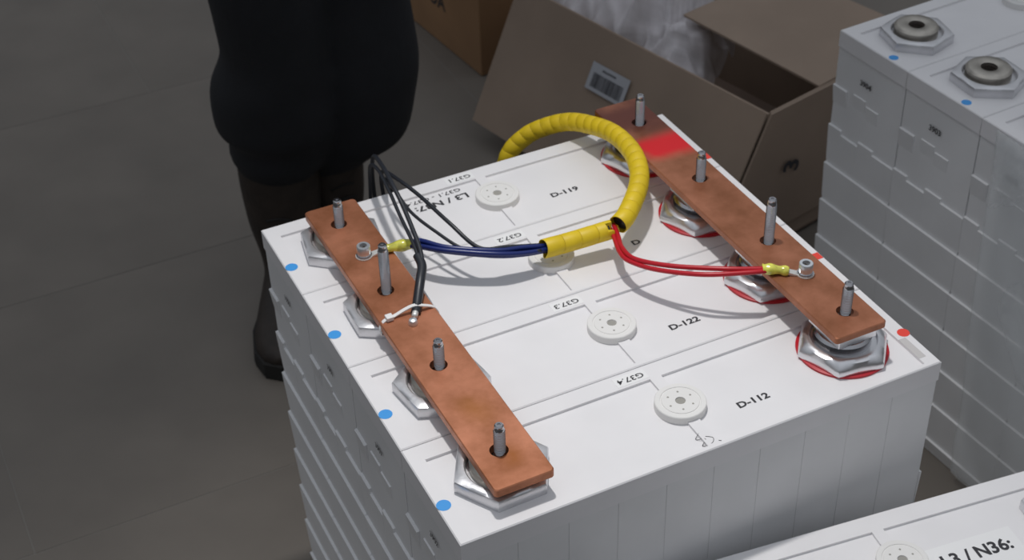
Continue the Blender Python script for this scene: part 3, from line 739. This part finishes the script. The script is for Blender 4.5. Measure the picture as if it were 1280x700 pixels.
# ------------------------------------------------------------------ person standing behind the pack
def loft(bm, secs, seg=28, fold=0.0, fs=9.0):
    """secs: (cx, cy, cz, rx, ry[, tiltx]) horizontal-ish ellipses"""
    rings = []
    for s in secs:
        cx, cy, cz, rx, ry = s[:5]; ring = []
        for i in range(seg):
            a = 2 * PI * i / seg; p = Vector((cx + rx * math.cos(a), cy + ry * math.sin(a), cz))
            k = 1 + fold * noise.noise(Vector((p.x * fs, p.y * fs, p.z * fs * 2.4)))
            ring.append(bm.verts.new((cx + rx * math.cos(a) * k, cy + ry * math.sin(a) * k, cz)))
        rings.append(ring)
    for a, b in zip(rings, rings[1:]):
        for i in range(seg): bm.faces.new((a[i], a[(i + 1) % seg], b[(i + 1) % seg], b[i]))
    bm.faces.new(list(reversed(rings[0]))); bm.faces.new(rings[-1])
def smooth_secs(secs, n=6):
    out = []
    for k in range(len(secs) - 1):
        p0 = secs[max(k - 1, 0)]; p1 = secs[k]; p2 = secs[k + 1]; p3 = secs[min(k + 2, len(secs) - 1)]
        for i in range(n):
            t = i / n
            out.append(tuple(0.5 * ((2 * b) + (c - a) * t + (2 * a - 5 * b + 4 * c - d) * t * t + (3 * b - a - 3 * c + d) * t ** 3) for a, b, c, d in zip(p0, p1, p2, p3)))
    out.append(tuple(secs[-1])); return out
def remesh(name, bm, m, parent, vox, sm=3):
    o = link(name, bm, m, parent)
    md = o.modifiers.new('r', 'REMESH'); md.mode = 'VOXEL'; md.voxel_size = vox
    m2 = o.modifiers.new('s', 'SMOOTH'); m2.iterations = sm; m2.factor = 0.5
    dg = bpy.context.evaluated_depsgraph_get(); nm = bpy.data.meshes.new_from_object(o.evaluated_get(dg))
    o.modifiers.clear(); o.data = nm
    nm.materials.clear(); nm.materials.append(m)
    for p in nm.polygons: p.use_smooth = True
    return o
man = thing('person', 'person in black trousers and dark boots standing behind the busbar pack', 'person', (0, 0, 0))
LX, RX_, PY = 0.215, 0.345, 1.17                 # leg axes
bm = bmesh.new()
legL = [(LX - 0.010, PY + 0.030, 0.258, 0.068, 0.070), (LX - 0.010, PY + 0.025, 0.292, 0.080, 0.088), (LX + 0.002, PY + 0.02, 0.33, 0.092, 0.100), (LX - 0.010, PY, 0.37, 0.105, 0.105), (LX - 0.008, PY, 0.43, 0.103, 0.103),
        (LX + 0.002, PY - 0.005, 0.485, 0.088, 0.097), (LX + 0.006, PY, 0.54, 0.093, 0.100), (LX + 0.006, PY + 0.01, 0.66, 0.096, 0.105), (LX + 0.010, PY + 0.03, 0.80, 0.098, 0.110), (LX + 0.02, PY + 0.04, 0.92, 0.09, 0.11)]
legR = [(RX_ - 0.045, PY + 0.070, 0.225, 0.070, 0.068), (RX_ - 0.030, PY + 0.05, 0.262, 0.078, 0.085), (RX_ - 0.006, PY + 0.02, 0.30, 0.085, 0.095), (RX_, PY, 0.37, 0.094, 0.10), (RX_ + 0.004, PY - 0.01, 0.43, 0.096, 0.10),
        (RX_ + 0.003, PY - 0.01, 0.50, 0.092, 0.100), (RX_ + 0.0, PY, 0.60, 0.092, 0.105), (RX_ - 0.004, PY + 0.02, 0.75, 0.096, 0.110), (RX_ - 0.018, PY + 0.04, 0.92, 0.09, 0.11)]
loft(bm, smooth_secs(legL), fold=0.10, fs=3.5); loft(bm, smooth_secs(legR), fold=0.08, fs=3.5)
CX = (LX + RX_) / 2
loft(bm, smooth_secs([(CX, PY + 0.05, 0.80, 0.10, 0.10), (CX, PY + 0.05, 0.88, 0.165, 0.12), (CX, PY + 0.05, 0.96, 0.172, 0.125), (CX, PY + 0.05, 1.03, 0.155, 0.115)]))
remesh('trousers', bm, M['trouser'], man, 0.009, 2)
def boot(px, py, ang, mirror):
    """one boot: local toe towards -Y"""
    t = []
    bmx = bmesh.new()
    secs = [(0, 0.030, 0.026, 0.046, 0.070), (0, 0.020, 0.05, 0.045, 0.066), (0, 0.020, 0.10, 0.048, 0.060), (0, 0.030, 0.16, 0.062, 0.066), (0, 0.035, 0.24, 0.068, 0.070), (0, 0.035, 0.31, 0.066, 0.070)]
    loft(bmx, smooth_secs(secs))
    # vamp and toe: sections across y
    rings = []
    for (y, hw, zt) in ((0.075, 0.042, 0.11), (0.02, 0.046, 0.115), (-0.04, 0.048, 0.100), (-0.09, 0.052, 0.078), (-0.14, 0.053, 0.064), (-0.175, 0.046, 0.058), (-0.200, 0.032, 0.050), (-0.212, 0.014, 0.042)):
        ring = []
        for i in range(20):
            a = 2 * PI * i / 20; x = hw * math.cos(a); z = 0.024 + (zt - 0.024) * max(0, math.sin(a)) ** 0.75 if math.sin(a) > 0 else 0.024
            ring.append(bmx.verts.new((x, y, z + 0.001 * math.sin(a))))
        rings.append(ring)
    for a, b in zip(rings, rings[1:]):
        for i in range(20): bmx.faces.new((a[i], a[(i + 1) % 20], b[(i + 1) % 20], b[i]))
    bmx.faces.new(rings[0][::-1]); bmx.faces.new(rings[-1])
    bmesh.ops.recalc_face_normals(bmx, faces=bmx.faces)
    root = remesh('boot', bmx, M['boot'], man, 0.005, 3)
    root.location = (px, py, 0); root.rotation_euler = (0, 0, ang)
    # sole
    bs = bmesh.new(); out = [(0.0, 0.108), (0.035, 0.098), (0.046, 0.06), (0.044, 0.0), (0.050, -0.06), (0.057, -0.12), (0.050, -0.175), (0.030, -0.210), (0.0, -0.220)]
    full = out + [(-x, y) for x, y in reversed(out[1:-1])]
    r0 = [bs.verts.new((x, y, 0.001)) for x, y in full]; r1 = [bs.verts.new((x * 1.02, y, 0.012)) for x, y in full]; r2 = [bs.verts.new((x, y, 0.030)) for x, y in full]
    for A, Bq in ((r0, r1), (r1, r2)):
        for i in range(len(full)): bs.faces.new((A[i], A[(i + 1) % len(full)], Bq[(i + 1) % len(full)], Bq[i]))
    bs.faces.new(r0[::-1]); bs.faces.new(r2); bmesh.ops.recalc_face_normals(bs, faces=bs.faces)
    link('sole', bs, M['sole'], root)
    bl = bmesh.new()
    for k in range(6):
        yy = -0.065 + k * 0.016; zz = 0.094 + k * 0.012 if k < 3 else 0.118 + (k - 2) * 0.026
        if k >= 3: yy = -0.036 + (k - 3) * 0.002
        tube(bl, [(-0.022, yy, zz - 0.004), (0, yy - 0.004, zz + 0.002), (0.022, yy, zz - 0.004)], 0.0022, seg=6, n=4)
    link('laces', bl, M['sole'], root, smooth='all')
boot(0.186, 1.168, -0.42, 1)
boot(0.300, 1.215, 0.10, -1)
# body (skin) - one continuous surface
bm = bmesh.new()
loft(bm, smooth_secs([(0.198, 1.200, 0.10, 0.034, 0.040), (0.200, 1.203, 0.28, 0.046, 0.048), (LX - 0.01, PY + 0.01, 0.38, 0.052, 0.055), (LX + 0.005, PY, 0.50, 0.055, 0.06), (LX + 0.01, PY + 0.02, 0.75, 0.078, 0.085), (LX + 0.02, PY + 0.04, 0.93, 0.08, 0.09)]), seg=20)
loft(bm, smooth_secs([(0.298, 1.248, 0.10, 0.034, 0.040), (0.297, 1.248, 0.28, 0.046, 0.048), (RX_ - 0.02, PY + 0.02, 0.38, 0.052, 0.055), (RX_, PY, 0.50, 0.055, 0.06), (RX_ - 0.01, PY + 0.02, 0.75, 0.076, 0.085), (RX_ - 0.02, PY + 0.04, 0.93, 0.08, 0.09)]), seg=20)
loft(bm, smooth_secs([(CX, PY + 0.05, 0.84, 0.10, 0.09), (CX, PY + 0.05, 0.95, 0.145, 0.10), (CX, PY + 0.045, 1.10, 0.130, 0.095), (CX, PY + 0.04, 1.28, 0.155, 0.105), (CX, PY + 0.04, 1.40, 0.165, 0.09), (CX, PY + 0.035, 1.46, 0.09, 0.065), (CX, PY + 0.025, 1.50, 0.055, 0.055), (CX, PY + 0.015, 1.57, 0.052, 0.054)]), seg=24)
hc = Vector((CX, PY - 0.005, 1.655))
loft(bm, smooth_secs([(hc.x, hc.y - 0.025, 1.545, 0.032, 0.040), (hc.x, hc.y - 0.015, 1.57, 0.054, 0.070), (hc.x, hc.y, 1.62, 0.068, 0.086), (hc.x, hc.y, 1.67, 0.074, 0.094), (hc.x, hc.y + 0.005, 1.71, 0.072, 0.090), (hc.x, hc.y + 0.008, 1.75, 0.050, 0.062), (hc.x, hc.y + 0.01, 1.768, 0.015, 0.02)]), seg=24)
tube(bm, [(hc.x, hc.y - 0.082, 1.672), (hc.x, hc.y - 0.094, 1.650), (hc.x, hc.y - 0.104, 1.632), (hc.x, hc.y - 0.086, 1.622)], 0.011, seg=10, n=4)
for s in (-1, 1):
    tube(bm, [(hc.x + s * 0.072, hc.y + 0.012, 1.685), (hc.x + s * 0.083, hc.y + 0.022, 1.668), (hc.x + s * 0.078, hc.y + 0.016, 1.640), (hc.x + s * 0.068, hc.y + 0.006, 1.625)], 0.010, seg=8, n=4)
    ax = CX + s * 0.19
    tube(bm, [(CX + s * 0.13, PY + 0.04, 1.41), (ax, PY + 0.04, 1.37), (ax + s * 0.03, PY + 0.05, 1.22), (ax + s * 0.04, PY + 0.045, 1.10), (ax + s * 0.045, PY + 0.0, 0.97), (ax + s * 0.04, PY - 0.03, 0.87)], 0.04, seg=14, n=6, rf=lambda u: 0.050 - 0.024 * u)
    hx, hy = ax + s * 0.04, PY - 0.035
    loft(bm, smooth_secs([(hx, hy - 0.010, 0.775, 0.012, 0.036), (hx, hy - 0.006, 0.80, 0.015, 0.042), (hx, hy, 0.84, 0.016, 0.038), (hx, hy + 0.002, 0.875, 0.020, 0.026)]), seg=16)
    for q, (dy, ln) in enumerate(((-0.030, 0.070), (-0.010, 0.080), (0.010, 0.074), (0.029, 0.058))):
        tube(bm, [(hx, hy - 0.008 + dy, 0.785), (hx - s * 0.004, hy - 0.012 + dy, 0.785 - ln * 0.5), (hx - s * 0.018, hy - 0.014 + dy * 1.05, 0.785 - ln)], 0.0085, seg=8, n=4, rf=lambda u: 0.0092 - 0.002 * u)
    tube(bm, [(hx, hy - 0.028, 0.850), (hx - s * 0.006, hy - 0.056, 0.820), (hx - s * 0.014, hy - 0.064, 0.785)], 0.0105, seg=8, n=4, rf=lambda u: 0.0115 - 0.003 * u)
remesh('body', bm, M['skin'], man, 0.006, 2)
bm = bmesh.new()
for s in (-1, 1): bmesh.ops.create_uvsphere(bm, u_segments=14, v_segments=10, radius=0.012, matrix=Matrix.Translation((hc.x + s * 0.031, hc.y - 0.077, 1.668)))
link('eyes', bm, mat('eye_white', (0.75, 0.73, 0.7), 0.3), man, smooth='all')
bm = bmesh.new()
for s in (-1, 1):
    bmesh.ops.create_uvsphere(bm, u_segments=12, v_segments=8, radius=0.0055, matrix=Matrix.Translation((hc.x + s * 0.031, hc.y - 0.0845, 1.667)))
    tube(bm, [(hc.x + s * 0.015, hc.y - 0.092, 1.688), (hc.x + s * 0.032, hc.y - 0.088, 1.694), (hc.x + s * 0.050, hc.y - 0.074, 1.688)], 0.0032, seg=6, n=4)
link('eyebrows', bm, M['hair'], man, smooth='all')
bm = bmesh.new(); tube(bm, [(hc.x - 0.024, hc.y - 0.078, 1.593), (hc.x, hc.y - 0.088, 1.592), (hc.x + 0.024, hc.y - 0.078, 1.593)], 0.0052, seg=8, n=5)
link('lips', bm, mat('lips', (0.42, 0.17, 0.14), 0.5), man, smooth='all')
bm = bmesh.new()
loft(bm, smooth_secs([(hc.x, hc.y + 0.055, 1.61, 0.055, 0.045), (hc.x, hc.y + 0.030, 1.66, 0.080, 0.080), (hc.x, hc.y + 0.012, 1.71, 0.082, 0.094), (hc.x, hc.y + 0.008, 1.745, 0.068, 0.085), (hc.x, hc.y + 0.008, 1.775, 0.040, 0.05), (hc.x, hc.y + 0.008, 1.785, 0.01, 0.01)]), fold=0.08, fs=20)
remesh('hair', bm, M['hair'], man, 0.006, 1)
bm = bmesh.new()
loft(bm, smooth_secs([(CX, PY + 0.05, 0.90, 0.182, 0.135), (CX, PY + 0.05, 0.98, 0.185, 0.135), (CX, PY + 0.045, 1.12, 0.160, 0.125), (CX, PY + 0.04, 1.28, 0.185, 0.130), (CX, PY + 0.04, 1.40, 0.195, 0.11), (CX, PY + 0.035, 1.455, 0.115, 0.085), (CX, PY + 0.03, 1.50, 0.072, 0.072)]), fold=0.06)
for s in (-1, 1):
    ax = CX + s * 0.19
    tube(bm, [(CX + s * 0.12, PY + 0.04, 1.41), (ax, PY + 0.04, 1.375), (ax + s * 0.03, PY + 0.05, 1.22), (ax + s * 0.04, PY + 0.045, 1.10), (ax + s * 0.045, PY, 0.97), (ax + s * 0.042, PY - 0.025, 0.895)], 0.06, seg=16, n=6, rf=lambda u: 0.066 - 0.024 * u)
remesh('jacket', bm, M['jacket'], man, 0.009, 2)
